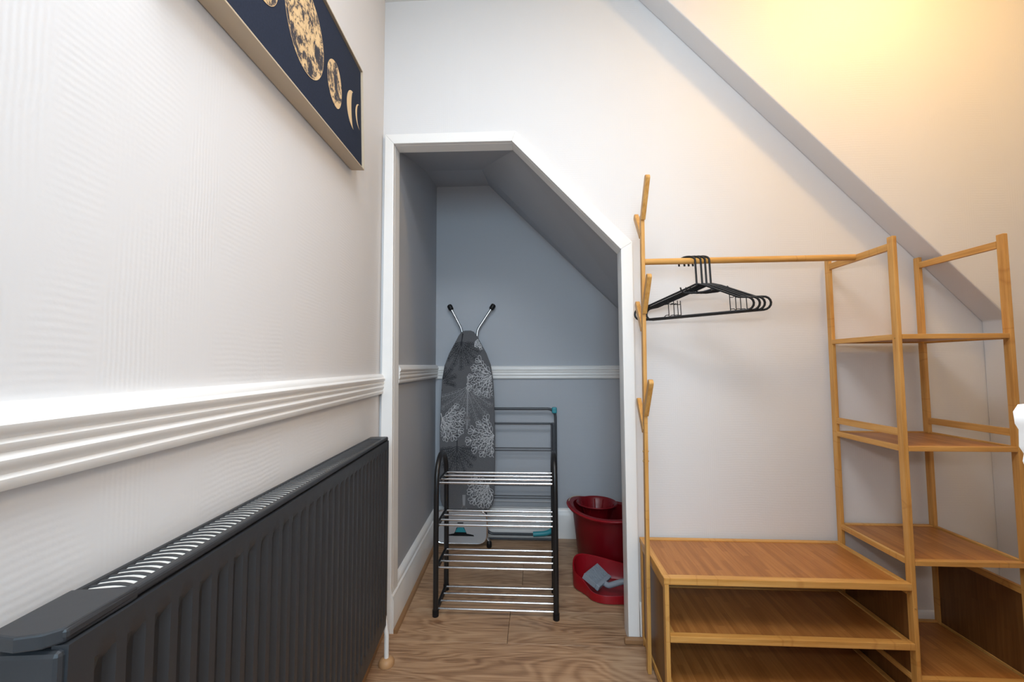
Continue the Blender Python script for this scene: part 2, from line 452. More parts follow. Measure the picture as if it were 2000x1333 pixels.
# ------------------------------------------------------------------ radiator
rad = thing('radiator', LW(0.875, 0.05, 0.13), 'anthracite panel radiator with vertical ribs and slatted top grille on left wall', 'radiator')
RY0, RY1 = 0.335, 1.415
def rz(y, z): return z + (RY1-y)*0.020          # hangs very slightly out of level
RB, RT = 0.132, 0.742
def RP(y, off, z): return LW(y, off, rz(y, z))
bm = bmesh.new()
pitch = 0.0335; nr = int((RY1-RY0-0.04)/pitch); m0 = RY0+(RY1-RY0-nr*pitch)/2
ys = [(RY0, 0), (RY0+0.006, 0), (m0-0.002, 0)]
for i in range(nr):
    y = m0+i*pitch
    ys += [(y+pitch*0.10, 0), (y+pitch*0.24, 1), (y+pitch*0.62, 1), (y+pitch*0.76, 0)]
ys += [(RY1-0.006, 0), (RY1, 0)]
zs = [(RB, 0), (RB+0.045, 0), (RB+0.060, 1), (RT-0.046, 1), (RT-0.034, 0), (RT-0.018, 0), (RT-0.009, 0)]
grid = []
for j, (z, fz) in enumerate(zs):
    grid.append([bm.verts.new(RP(y, 0.080-0.0085*fy*fz, z)) for y, fy in ys])
for j in range(len(zs)-1):
    for i in range(len(ys)-1): bm.faces.new((grid[j][i], grid[j][i+1], grid[j+1][i+1], grid[j+1][i]))
# back sheet closes the panel
bk = [[bm.verts.new(RP(y, 0.066, z)) for y in (RY0, RY1)] for z in (RB, RT-0.009)]
bm.faces.new((bk[0][0], bk[1][0], bk[1][1], bk[0][1]))
bm.faces.new([bk[1][0]]+[v for v in grid[-1]]+[bk[1][1]]); bm.faces.new(([bk[0][0]]+[v for v in grid[0]]+[bk[0][1]])[::-1])
bm.faces.new([bk[0][0]]+[g[0] for g in grid]+[bk[1][0]]); bm.faces.new(([bk[0][1]]+[g[-1] for g in grid]+[bk[1][1]])[::-1])
link('front_panel', bm, 'anthracite', rad, smooth='angle')
def rbox(name, y0, y1, o0, o1, z0, z1, mat, bev=0.002, parent=None):
    bm = bmesh.new()
    hexa(bm, [RP(y0, o0, z0), RP(y1, o0, z0), RP(y1, o1, z0), RP(y0, o1, z0), RP(y0, o0, z1), RP(y1, o0, z1), RP(y1, o1, z1), RP(y0, o1, z1)])
    return link(name, bm, mat, parent or rad, bevel=bev)
rbox('back_panel', RY0+0.01, RY1-0.01, 0.020, 0.026, RB, RT-0.01, 'anthracite')
rbox('convector', RY0+0.03, RY1-0.03, 0.0255, 0.0655, RB+0.05, RT+0.0005, 'convector', 0)  # pale block raised to the slat tops so the grille gaps look bright
grl = rbox('grille_rail', RY0, RY1, 0.066, 0.0775, RT-0.006, RT+0.004, 'anthracite', 0.003)
rbox('grille_rail', RY0, RY1, 0.018, 0.0245, RT-0.006, RT+0.004, 'anthracite', 0.003)
rbox('side_cover', RY0-0.006, RY0+0.006, 0.020, 0.0775, RB+0.02, RT-0.012, 'anthracite', 0.004)
rbox('side_cover', RY1-0.006, RY1+0.001, 0.020, 0.0775, RB+0.02, RT+0.002, 'anthracite', 0.002)
bm = bmesh.new()   # rounded end plate of the top grille at the near end
pl = [(RY0-0.008, 0.030), (RY0-0.012, 0.048), (RY0-0.008, 0.066), (RY0+0.002, 0.076), (RY0+0.072, 0.0775), (RY0+0.066, 0.018), (RY0+0.002, 0.020)]
A = [bm.verts.new(RP(y, o, RT-0.008)) for y, o in pl]; B = [bm.verts.new(RP(y, o, RT+0.005)) for y, o in pl]
bm.faces.new(A[::-1]); bm.faces.new(B)
for i in range(len(pl)):
    j = (i+1) % len(pl); bm.faces.new((A[i], A[j], B[j], B[i]))
link('grille_end', bm, 'anthracite', rad, bevel=0.002)
rbox('grille_end', RY1-0.05, RY1, 0.022, 0.070, RT-0.006, RT+0.004, 'anthracite', 0.002)
# curved slats, all one mesh shared
sl_mesh = None; ns = 84; s0, s1 = RY0+0.078, RY1-0.058
base = worldloc(rad)
for i in range(ns):
    y = s0+(s1-s0)*i/(ns-1)
    if sl_mesh is None:
        bm = bmesh.new(); n_ = 6; prev = None
        rings = []
        for k in range(n_+1):
            t = k/n_; off = 0.023+t*0.045; dy = 0.006*math.sin(PI*t)
            c = LW(0, off, 0)-LW(0, 0, 0)
            d = Vector((-K, 1, 0)).normalized()
            rings.append([bm.verts.new(c+d*(dy+a)+Vector((0, 0, zz))) for a, zz in ((-0.0022, -0.005), (0.0022, -0.005), (0.0022, 0.0018), (-0.0022, 0.0018))])
        for k in range(n_):
            for q in range(4): bm.faces.new((rings[k][q], rings[k][(q+1) % 4], rings[k+1][(q+1) % 4], rings[k+1][q]))
        bm.faces.new(rings[0][::-1]); bm.faces.new(rings[-1])
        bmesh.ops.recalc_face_normals(bm, faces=bm.faces)
        sl_mesh = bpy.data.meshes.new('grille_slat'); bm.to_mesh(sl_mesh); bm.free(); sl_mesh.materials.append(M['anthracite'])
    o = bpy.data.objects.new('grille_slat', sl_mesh); C.objects.link(o); o.parent = rad
    o.location = RP(y, 0, RT)-base
# valve and pipe at the far end
bm = bmesh.new(); tube(bm, [(-0.512, 1.418, 0.160), (-0.505, 1.423, 0.10), (-0.505, 1.425, 0.004)], 0.0078, 12)
pp = link('pipe', bm, 'white_gloss', rad, smooth='angle'); pp['label'] = 'white painted pipe dropping to the floor'
bm = bmesh.new(); tube(bm, [(-0.505, 1.425, 0.001), (-0.505, 1.425, 0.010), (-0.505, 1.425, 0.019), (-0.505, 1.425, 0.024)], 0.02, 16, rfun=lambda i: [0.025, 0.026, 0.021, 0.012][i])
pr = link('pipe_rose', bm, 'copper_rose', rad, smooth='angle'); pr['label'] = 'round wooden pipe collar'
bm = bmesh.new(); tube(bm, [(-0.545, 1.405, 0.165), (-0.515, 1.418, 0.165)], 0.010, 10)
link('valve', bm, 'white_gloss', rad, smooth='angle')

# ------------------------------------------------------------------ picture
TILT = math.radians(5.2); PYR, PZM = 1.216, 1.733; PH = 0.298; PLEN = 0.775
wd = Vector((-K, 1, 0)).normalized()
pu = wd*math.cos(TILT)+Vector((0, 0, 1))*math.sin(TILT); pv = -wd*math.sin(TILT)+Vector((0, 0, 1))*math.cos(TILT)
PO = LW(PYR, 0, PZM)
def PP(u, v, off): return PO + pu*u + pv*v + NV*off       # u<=0 towards the camera
def p_local(y, z):
    d = LW(y, 0, z)-PO; return d.dot(pu), d.dot(pv)
pic = thing('framed_picture', PP(-PLEN/2, -PH/2, 0.0), 'navy canvas with gold moon phases in a thin champagne frame on left wall', 'picture')
def pbox(name, u0, u1, v0, v1, o0, o1, mat, bev=0.0008):
    bm = bmesh.new()
    hexa(bm, [PP(u0, v0, o0), PP(u1, v0, o0), PP(u1, v0, o1), PP(u0, v0, o1), PP(u0, v1, o0), PP(u1, v1, o0), PP(u1, v1, o1), PP(u0, v1, o1)])
    return link(name, bm, mat, pic, bevel=bev)
h2 = PH/2; t = 0.004
pbox('frame_rail', -PLEN, 0, -h2, -h2+t, 0.002, 0.041, 'champagne')
pbox('frame_rail', -PLEN, 0, h2-t, h2, 0.002, 0.041, 'champagne')
pbox('frame_rail', -t, 0, -h2+t, h2-t, 0.002, 0.041, 'champagne')
pbox('frame_rail', -PLEN, -PLEN+t, -h2+t, h2-t, 0.002, 0.041, 'champagne')
pbox('backing_board', -PLEN+t, -t, -h2+t, h2-t, 0.003, 0.010, 'dark_gap', 0)
pbox('canvas', -PLEN+t+0.004, -t-0.004, -h2+t+0.004, h2-t-0.004, 0.010, 0.036, 'navy_canvas', 0.001)
def moon(y, z, r, phase=1.0, side=1):
    """phase 1 = full; below that the terminator cuts one side; side=+1 keeps the near-camera limb"""
    cu, cv = p_local(y, z); n = 40; pts = []
    for k in range(n+1):
        a = PI/2+PI*k/n                       # limb
        pts.append((cu+side*r*math.cos(a), cv+r*math.sin(a)))
    x = 2*phase-1
    for k in range(n+1):
        a = -PI/2+PI*k/n
        pts.append((cu+side*r*x*math.cos(a), cv+r*math.sin(a)))
    bm = bmesh.new(); q = []
    for p in pts:
        if not q or (Vector(p)-Vector(q[-1])).length > 1e-5: q.append(p)
    if (Vector(q[0])-Vector(q[-1])).length < 1e-5: q.pop()
    A = [bm.verts.new(PP(a, b, 0.0358)) for a, b in q]; B = [bm.verts.new(PP(a, b, 0.0366)) for a, b in q]
    bm.faces.new(A[::-1]); bm.faces.new(B)
    for i in range(len(q)):
        j = (i+1) % len(q); bm.faces.new((A[i], A[j], B[j], B[i]))
    o = link('moon_print', bm, 'moon_gold' if phase > 0.5 else 'moon_rim', pic)
    if phase > 0.7:
        bm = bmesh.new(); N = len(q)
        c = Vector((cu, cv)); 
        for i in range(N):
            j = (i+1) % N
            p0, p1 = Vector(q[i]), Vector(q[j]); i0, i1 = c+(p0-c)*0.985, c+(p1-c)*0.985
            bm.faces.new([bm.verts.new(PP(*p, 0.03672)) for p in (p0, p1, i1, i0)])
        link('moon_rim', bm, 'moon_rim', o)
moon(0.832, 1.706, 0.093)
moon(1.003, 1.700, 0.056, 0.86, 1)
moon(1.135, 1.714, 0.052, 0.34, 1)
moon(1.191, 1.728, 0.036, 0.16, 1)
moon(0.660, 1.678, 0.056, 0.86, -1)
moon(0.527, 1.668, 0.052, 0.34, -1)

# ------------------------------------------------------------------ bamboo rack
XA, XB, XC, YF, YK = 0.364, 1.046, 1.365, 1.2876, 1.583
PW, PD = 0.0125, 0.021
ZT = 1.362
rack = thing('clothes_rack', ((XA+XC)/2, (YF+YK)/2, 0), 'bamboo clothes rack with shelf tower, bench shelves and peg post', 'clothes rack')
def B(name, x0, x1, y0, y1, z0, z1, ax, parent=None, bev=0.0012, mat=None):
    return box(name, x0, x1, y0, y1, z0, z1, mat or 'bamboo_'+ax, parent or rack, bevel=bev)
# tower uprights
for x0 in (XB, XC-PW):
    for y0 in (YF, YK-PD): B('upright', x0, x0+PW, y0, y0+PD, 0.0, ZT, 'Z', bev=0.002)
# bench left uprights
for y0 in (YF, YK-PD): B('upright', XA, XA+PW, y0, y0+PD, 0.0, 0.365, 'Z', bev=0.002)
def shelf(x0, x1, z, th=0.016, fr=0.020, front=True):
    """framed shelf: board inset in four rails; z is the top"""
    s = B('shelf', x0+fr*0.6, x1-fr*0.6, YF+fr*0.8, YK-fr*0.8, z-th*0.75, z-0.003, 'Y', mat='board_Y', bev=0)
    B('shelf_rail', x0, x1, YF-0.0006, YF+fr, z-th, z, 'X', s)
    B('shelf_rail', x0, x1, YK-fr*0.9, YK-0.0006, z-th, z, 'X', s)
    B('shelf_rail', x0, x0+fr*0.85, YF+fr, YK-fr*0.9, z-th, z, 'Y', s)
    B('shelf_rail', x1-fr*0.85, x1, YF+fr, YK-fr*0.9, z-th, z, 'Y', s)
    return s
e = 0.0003
shelf(XA-0.002, XB-e, 0.3665, 0.019, 0.022)
shelf(XA+PW+e, XB-e, 0.204, 0.018)
shelf(XA+PW+e, XB-e, 0.050, 0.018)
def tower_shelf(z):
    s = B('shelf', XB+PW+0.006, XC-PW-0.006, YF+0.012, YK-0.012, z-0.010, z-0.003, 'Y', mat='board_Y', bev=0)
    B('shelf_rail', XB+PW+e, XC-PW-e, YF+0.001, YF+0.017, z-0.014, z, 'X', s)
    B('shelf_rail', XB+PW+e, XC-PW-e, YK-0.017, YK-0.001, z-0.014, z, 'X', s)
    B('shelf_rail', XB, XB+0.011, YF+PD+e, YK-PD-e, z-0.016, z+0.0005, 'Y', s)
    B('shelf_rail', XC-0.011, XC, YF+PD+e, YK-PD-e, z-0.016, z+0.0005, 'Y', s)
for z in (1.071, 0.748, 0.429, 0.110): tower_shelf(z)
for x0 in (XB+0.001, XC-0.012):
    B('crossbar', x0, x0+0.011, YF+PD+e, YK-PD-e, 1.3225, 1.344, 'Y')
    B('guard_bar', x0, x0+0.011, YF+PD+e, YK-PD-e, 0.776, 0.797, 'Y')
# side panels of the low part
def side_panel(x):
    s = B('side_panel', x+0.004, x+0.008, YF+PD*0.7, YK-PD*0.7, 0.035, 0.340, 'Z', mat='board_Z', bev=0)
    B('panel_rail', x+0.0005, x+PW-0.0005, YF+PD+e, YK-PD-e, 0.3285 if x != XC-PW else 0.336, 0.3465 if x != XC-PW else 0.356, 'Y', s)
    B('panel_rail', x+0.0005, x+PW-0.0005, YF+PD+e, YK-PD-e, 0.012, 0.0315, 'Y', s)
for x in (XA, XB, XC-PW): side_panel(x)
# screw heads on the uprights
for x, y, z in ((XB-0.0004, YF+0.011, 1.060), (XB-0.0004, YF+0.011, 0.335), (XB+0.006, YF-0.0004, 0.30)):
    bm = bmesh.new(); bmesh.ops.create_uvsphere(bm, u_segments=8, v_segments=5, radius=0.0022)
    bmesh.ops.translate(bm, verts=bm.verts, vec=(x, y, z)); link('screw', bm, 'brass', rack, smooth=True)
# peg post beside the bench
PX, PYc = 0.3505, 1.436
def px_at(z): return PX+0.008*min(1.0, z/1.0)
bm = bmesh.new()
hexa(bm, [(PX-0.006, PYc-0.011, 0.0), (PX+0.006, PYc-0.011, 0.0), (PX+0.006, PYc+0.011, 0.0), (PX-0.006, PYc+0.011, 0.0),
          (PX+0.004, PYc-0.011, 1.495), (PX+0.016, PYc-0.011, 1.495), (PX+0.016, PYc+0.011, 1.495), (PX+0.004, PYc+0.011, 1.495)])
post = link('peg_post', bm, 'bamboo_Z', rack, bevel=0.002)
def ppx(z): return PX+0.010*z/1.495
def peg(yb, zb, yt, zt):
    bm = bmesh.new(); x = ppx(zb)
    a, b = Vector((x, yb, zb)), Vector((x+0.001, yt, zt)); d = (b-a).normalized()
    up = Vector((1, 0, 0)); s = d.cross(up).normalized()
    # a slat with a rounded tip
    prof = [(0, -0.009), ]; L = (b-a).length
    out = [(0, -0.0115), (L-0.009, -0.0115)]
    for k in range(1, 8): out.append((L-0.009+0.009*math.sin(PI*k/8), -0.0115*math.cos(PI*k/8)))
    out += [(L-0.009, 0.0115), (0, 0.0115)]
    A_ = [bm.verts.new(a+d*p+s*q-up*0.0072) for p, q in out]; B_ = [bm.verts.new(a+d*p+s*q+up*0.0072) for p, q in out]
    bm.faces.new(A_); bm.faces.new(B_[::-1])
    for i in range(len(out)):
        j = (i+1) % len(out); bm.faces.new((A_[i], B_[i], B_[j], A_[j]))
    link('peg', bm, 'bamboo_Z', post, bevel=0.0015)
for zb, zt in ((1.478, 1.600), (1.160, 1.275), (0.822, 0.937)): peg(PYc-0.008, zb, 1.356, zt)
for zb, zt in ((1.425, 1.524), (1.105, 1.208), (0.765, 0.866)): peg(PYc+0.008, zb, 1.527, zt)
for z in (0.700, 0.668):
    for sx in (-1, 1):
        bm = bmesh.new(); tube(bm, [(ppx(z)+sx*0.004, PYc, z), (ppx(z)+sx*0.0095, PYc, z)], 0.0028, 8)
        link('screw', bm, 'brass', post, smooth='angle')
# rails that tie the post to the bench
# hanging rail
bm = bmesh.new(); tube(bm, [(0.361, 1.440, 1.334), (XB+0.002, 1.440, 1.336)], 0.0105, 20)
link('hanging_rail', bm, 'bamboo_X', rack, smooth='angle')

# ------------------------------------------------------------------ hangers
def hanger(sx, ang, ln, label):
    a = math.radians(ang); d = Vector((math.cos(a), -math.sin(a), 0)); n = Vector((math.sin(a), math.cos(a), 0))
    rh = 0.0258
    cen = Vector((0, 1.440, 1.3345))               # on the rail axis; hook arc centre
    cx = sx - d.x*rh; cen.x = cx
    roll = math.radians(2.0)
    def HP(p, q):                                   # p along the hanger, q up, about the hook centre
        c, s = math.cos(roll), math.sin(roll)
        return cen + d*(p*c - q*s) + Vector((0, 0, 1))*(p*s + q*c)
    h = thing('coat_hanger', HP(rh, -0.18), label, 'coat hanger', 'black hangers on the bamboo rail')
    R = 0.0034
    # hook: shank up, over the rail, tip down behind it
    zc = 0.0                                       # hook arc rests on the rail top
    path = [HP(rh, -0.088), HP(rh, -0.05), HP(rh, -0.012)]
    for k in range(0, 11):
        t = PI*k/10; path.append(HP(rh*math.cos(t), 0.0146*math.sin(t)))
    path += [HP(-rh, -0.008), HP(-rh+0.0005, -0.0145)]
    bm = bmesh.new(); tube(bm, path, R, 8); link('hook', bm, 'black_plastic', h, smooth='angle')
    # body loop: shoulders, rounded ends, trouser bar
    top = -0.083; zb = -0.185; l = ln; er = 0.021
    def half(sg):
        l = ln if sg > 0 else ln+0.050
        o = [(rh+sg*0.004, top), (rh+sg*0.03, top-0.0095), (rh+sg*(l-0.040), zb+2*er+0.002)]
        for k in range(0, 9):
            t = PI/2-PI*k/8; o.append((rh+sg*(l-er+er*math.cos(t)), zb+er+er*math.sin(t)))
        return o
    loop = half(1)+half(-1)[::-1]
    bm = bmesh.new(); tube(bm, [HP(p, q) for p, q in loop], 0.0035, 8, closed=True, rfun=lambda i: 0.0035)
    link('body', bm, 'black_plastic', h, smooth='angle')
    # lower collar under the hook and two strap notches
    bm = bmesh.new()
    for sg in (-1, 1):
        tube(bm, [HP(rh+sg*0.050, top-0.014), HP(rh+sg*0.040, top-0.024), HP(rh+sg*0.018, top-0.028), HP(rh, top-0.028)], 0.003, 7)
    link('collar', bm, 'black_plastic', h, smooth='angle')
    for sg in (-1, 1):
        bm = bmesh.new(); tube(bm, [HP(rh+sg*0.050, top-0.014), HP(rh+sg*0.051, top-0.006), HP(rh+sg*0.053, top-0.005)] if sg < 0 else [HP(rh+0.044, top-0.024), HP(rh+0.052, top-0.026), HP(rh+0.056, top-0.021)], 0.0026, 7)
        link('strap_notch', bm, 'black_plastic', h, smooth='angle')
        p = l-0.066
        zt_ = zb+2*er+0.002+(0.026/(l-0.07))*(top-0.0095-(zb+2*er+0.002))
        bm = bmesh.new(); tube(bm, [HP(rh+sg*p, zb), HP(rh+sg*p, zt_)], 0.0014, 6)
        tube(bm, [HP(rh+sg*p, zt_-0.012), HP(rh+sg*(p+0.010), zt_-0.013), HP(rh+sg*(p+0.016), zt_-0.008), HP(rh+sg*(p+0.022), zt_-0.0095)], 0.0014, 6)
        tube(bm, [HP(rh+sg*p, zb+0.008), HP(rh+sg*(p+0.010), zb+0.008), HP(rh+sg*(p+0.016), zb+0.002)], 0.0014, 6)
        link('end_strut', bm, 'black_plastic', h, smooth='angle')
hanger(0.530, 28, 0.160, 'leftmost of four black plastic hangers, nearest the peg post')
hanger(0.548, 28, 0.160, 'second black plastic hanger from the peg post')
hanger(0.562, 28, 0.161, 'third black plastic hanger from the peg post')
hanger(0.576, 28, 0.165, 'rightmost of four black plastic hangers, farthest from the peg post')

# ------------------------------------------------------------------ shoe rack
sr = thing('shoe_rack', (-0.17, 1.80, 0), 'four-tier shoe rack with chrome bars and black end frames in cupboard doorway', 'shoe rack')
SF, SB = 1.702, 1.898
tiers = (0.510, 0.344, 0.177, 0.018)
for x0, nm in ((-0.408, 'l'), (0.066, 'r')):
    path = [(x0, SF, 0.012), (x0, SF, 0.30), (x0, SF+0.004, 0.47)]
    for k in range(1, 12):
        t = PI*k/12
        path.append((x0, (SF+SB)/2-math.cos(t)*(SB-SF-0.012)/2, 0.51+0.105*math.sin(t)))
    path += [(x0, SB-0.004, 0.47), (x0, SB, 0.30), (x0, SB, 0.012)]
    bm = bmesh.new(); tube(bm, path, 0.0108, 12); fr = link('end_frame', bm, 'black_metal', sr, smooth='angle')
    for y in (SF, SB):
        bm = bmesh.new(); tube(bm, [(x0, y, 0.0), (x0, y, 0.024)], 0.0125, 12); link('rubber_foot', bm, 'black_plastic', fr, smooth='angle')
    for z in tiers:
        bm = bmesh.new(); bar(bm, (x0, SF+0.004, z-0.001), (x0, SB-0.004, z-0.001), 0.012, 0.020)
        link('tier_bracket', bm, 'black_plastic', fr, bevel=0.003)
for z in tiers:
    for i in range(4):
        y = SF+0.014+(SB-SF-0.028)*i/3
        bm = bmesh.new(); tube(bm, [(-0.404, y, z+0.003), (0.062, y, z+0.003)], 0.0044, 10)
        link('bar', bm, 'chrome', sr, smooth='angle')

# ------------------------------------------------------------------ ironing board
ib = thing('ironing_board', (-0.40, 2.36, 0), 'grey tree-print ironing board leaning upright on cupboard back wall', 'ironing board')
Ob, Tb = Vector((-0.390, 2.335, 0.200)), Vector((-0.402, 2.425, 1.186))
ibx = (Tb-Ob).normalized(); iax = Vector((1, 0, 0)); iax = (iax-ibx*iax.dot(ibx)).normalized(); inx = iax.cross(ibx).normalized()
IL = (Tb-Ob).length
def IP(a, b, c): return Ob+iax*a+ibx*b+inx*c
# outline from the photographed silhouette: (b, half width)
sil = [(0.0, 0.105), (0.006, 0.122), (0.022, 0.138), (0.05, 0.147), (0.09, 0.151), (0.25, 0.155), (0.43, 0.156), (0.60, 0.152), (0.715, 0.146), (0.79, 0.134), (0.86, 0.108), (0.925, 0.073), (0.965, 0.052), (0.985, 0.036), (0.993, 0.018)]
def half_w(b):
    for (b0, w0), (b1, w1) in zip(sil[:-1], sil[1:]):
        if b0 <= b <= b1: return w0+(w1-w0)*(b-b0)/(b1-b0)
    return 0
outl = [(w_, b_) for b_, w_ in sil]+[(-w_, b_) for b_, w_ in sil[::-1]]
bm = bmesh.new()
A = [bm.verts.new(IP(a, b, -0.014)) for a, b in outl]; Bv = [bm.verts.new(IP(a, b, 0.0)) for a, b in outl]
bm.faces.new(A[::-1]); bm.faces.new(Bv)
for i in range(len(outl)):
    j = (i+1) % len(outl); bm.faces.new((A[i], A[j], Bv[j], Bv[i]))
cover = link('cover', bm, 'board_cover', ib, bevel=0.004, seg=3)
def px2ab(x, y):
    b = (990-y)/345*IL; return ((x-912.5)/346.0 + 0.0, b)
def inside(a, b, mg=0.003): return 0.002 < b < IL-0.008 and abs(a) < half_w(b)-mg
def ribbon(bm, pts, w0, w1, lift):
    n = len(pts)
    for i in range(n-1):
        (a0, b0), (a1, b1) = pts[i], pts[i+1]
        if not (inside(a0, b0) and inside(a1, b1)): continue
        dx, dy = a1-a0, b1-b0; L = math.hypot(dx, dy)
        if L < 1e-6: continue
        nx, ny = -dy/L, dx/L
        wa = (w0+(w1-w0)*i/(n-1))/2; wb = (w0+(w1-w0)*(i+1)/(n-1))/2
        q = [(a0+nx*wa, b0+ny*wa), (a1+nx*wb, b1+ny*wb), (a1-nx*wb, b1-ny*wb), (a0-nx*wa, b0-ny*wa)]
        bm.faces.new([bm.verts.new(IP(x, y, lift)) for x, y in q])
def leaf(bm, a, b, ang, ln, wd_, lw, lift):
    pts = []
    for k in range(13):
        t = 2*PI*k/12; x = ln/2*(1-math.cos(t)); y = wd_/2*math.sin(t)*(1-0.25*math.cos(t))
        pts.append((a+x*math.cos(ang)-y*math.sin(ang), b+x*math.sin(ang)+y*math.cos(ang)))
    ribbon(bm, pts, lw, lw, lift)
def tree(trunk0, fork, heading, size, mat, n_br, lw, trunk_w, leaf_l, lift, rng, spread=1.15, step=1):
    """px points of trunk foot and fork; branches fan about heading (radians in board plane)"""
    bm = bmesh.new()
    a0, b0 = px2ab(*trunk0); a1, b1 = px2ab(*fork)
    ribbon(bm, [(a0+(a1-a0)*t/6, b0+(b1-b0)*t/6) for t in range(7)], trunk_w, trunk_w*0.6, lift)
    for i in range(n_br):
        f = i/(n_br-1)*2-1
        th = heading+f*spread; L = size*(1.0-0.22*abs(f))*rng.uniform(0.9, 1.05)
        st = 0.25*abs(f)
        sa, sb = a1+(a0-a1)*st, b1+(b0-b1)*st
        pts = [(sa+L*t/8*math.cos(th+f*0.25*t/8), sb+L*t/8*math.sin(th+f*0.25*t/8)) for t in range(9)]
        ribbon(bm, pts, lw*1.5, lw*0.7, lift)
        for k in range(2, 9, step):
            pa, pb = pts[k]
            for sg in (-1, 1):
                an = th+sg*rng.uniform(0.5, 0.85)
                ln = leaf_l*rng.uniform(0.8, 1.15)
                leaf(bm, pa, pb, an, ln, ln*0.44, lw*0.75, lift)
        leaf(bm, pts[-1][0], pts[-1][1], th, leaf_l, leaf_l*0.45, lw*0.75, lift)
    if len(bm.faces): link('tree_print', bm, mat, cover, recalc=False)
rng = random.Random(7)
D_ = -PI/2
tree((903, 650), (900, 672), D_, 0.125, 'black_print', 9, 0.0022, 0.008, 0.022, 0.0008, rng)
tree((914, 737), (913, 762), D_, 0.20, 'mid_print', 9, 0.0022, 0.013, 0.024, 0.0009, rng, 0.95)
tree((914, 737), (912, 840), D_, 0.03, 'mid_print', 2, 0.002, 0.012, 0.008, 0.0011, rng, 0.3)
tree((893, 849), (893, 880), D_, 0.125, 'black_print', 9, 0.0022, 0.007, 0.022, 0.0008, rng)
tree((972, 722), (960, 737), PI+0.45, 0.125, 'white_print', 7, 0.0026, 0.005, 0.034, 0.0014, rng, 1.0, 2)
tree((860, 806), (864, 822), -0.55, 0.115, 'white_print', 7, 0.0026, 0.005, 0.034, 0.0014, rng, 1.0, 2)
tree((972, 845), (962, 855), PI+0.15, 0.120, 'white_print', 7, 0.0026, 0.005, 0.034, 0.0014, rng, 1.05, 2)
tree((960, 935), (952, 948), PI+0.75, 0.100, 'white_print', 7, 0.0026, 0.005, 0.034, 0.0014, rng, 1.0, 2)
tree((862, 765), (862, 745), 0.9, 0.08, 'black_print', 5, 0.002, 0.004, 0.020, 0.0008, rng, 0.8)
tree((938, 655), (934, 660), -0.9, 0.05, 'white_print', 4, 0.003, 0.003, 0.024, 0.0014, rng, 0.7)
tree((907, 963), (907, 989), D_, 0.02, 'mid_print', 3, 0.003, 0.018, 0.010, 0.0010, rng, 0.3)
# legs: the V at the top and the folded tubes behind the board
for sx, (xa, xb_) in ((-1, (-0.510, -0.436)), (1, (-0.258, -0.350))):
    pth = arc_path([(xa, 2.452, 1.330), (xb_, 2.448, 1.190), (xb_+sx*0.004, 2.440, 0.62), (xb_+sx*0.015, 2.405, 0.05)], 0.03)
    bm = bmesh.new(); tube(bm, pth, 0.0078, 10); lg = link('leg', bm, 'steel_tube', ib, smooth='angle')
    d0 = (Vector(pth[0])-Vector(pth[1])).normalized(); p0 = Vector(pth[0])
    bm = bmesh.new(); tube(bm, [p0-d0*0.020, p0-d0*0.014, p0+d0*0.006, p0+d0*0.014, p0+d0*0.017], 0.015, 14, rfun=lambda i: [0.011, 0.0145, 0.0155, 0.012, 0.005][i])
    link('rubber_cap', bm, 'black_plastic', lg, smooth='angle')
# iron rest: steel plate on a bent tube, slot in it, at the foot
def RPt(a, b, c): return Vector((-0.424+a, 2.330+0.012*b-c, 0.022+b))
def rrect(w2, z0, z1, r, n=6):
    o = []
    for cx, cz, s in ((w2-r, z0+r, -PI/2), (w2-r, z1-r, 0), (-w2+r, z1-r, PI/2), (-w2+r, z0+r, PI)):
        for k in range(n+1):
            t = s+PI/2*k/n; o.append((cx+r*math.cos(t), cz+r*math.sin(t)))
    return o
bm = bmesh.new()
ro = rrect(0.146, 0.0, 0.175, 0.05); ri = [(-0.075, 0.038), (0.075, 0.038), (0.072, 0.046), (0.035, 0.052), (0.020, 0.085), (-0.020, 0.085), (-0.035, 0.052), (-0.072, 0.046)]
# outer plate with the slot cut by bridging two loops
vo = [bm.verts.new(RPt(a, b, 0)) for a, b in ro]; vi = [bm.verts.new(RPt(a, b, 0)) for a, b in ri]
eo = [bm.edges.new((vo[i], vo[(i+1) % len(vo)])) for i in range(len(vo))]; ei = [bm.edges.new((vi[i], vi[(i+1) % len(vi)])) for i in range(len(vi))]
bmesh.ops.triangle_fill(bm, use_beauty=True, use_dissolve=False, edges=eo+ei)
bmesh.ops.solidify(bm, geom=bm.faces[:], thickness=0.0025)
rest = link('iron_rest', bm, 'grey_steel', ib)
bm = bmesh.new(); tube(bm, [RPt(a, b, 0.002) for a, b in ro], 0.0045, 8, closed=True); link('rest_rim', bm, 'chrome', rest, smooth='angle')
bm = bmesh.new(); prism_y(bm, [(-0.424+a, 0.022+b) for a, b in [(-0.074, 0.037), (0.074, 0.037), (0.034, 0.052), (0.018, 0.083), (-0.018, 0.083), (-0.034, 0.052)]], 2.336, 2.340)
bk_ = link('slot_backing', bm, 'black_plastic', rest)  # black sheet put behind the cut opening so it shows dark
bm = bmesh.new(); prism_y(bm, [(-0.424+a, 0.022+b) for a, b in [(-0.030, 0.058), (0.030, 0.058), (0.016, 0.082), (-0.016, 0.082)]], 2.331, 2.336)
link('slot_clip', bm, 'teal_plastic', rest)
for b_ in (0.150,):
    bm = bmesh.new(); bar(bm, RPt(-0.07, b_, 0.001), RPt(0.07, b_, 0.001), 0.004, 0.006); link('slot_shade', bm, 'dark_gap', rest)  # solid dark bar standing in for the shade inside a slot
bm = bmesh.new(); bar(bm, RPt(-0.016, 0.108, 0.001), RPt(0.016, 0.108, 0.001), 0.004, 0.006); link('slot_shade', bm, 'dark_gap', rest)  # shorter dark bar, again painting a slot's shade
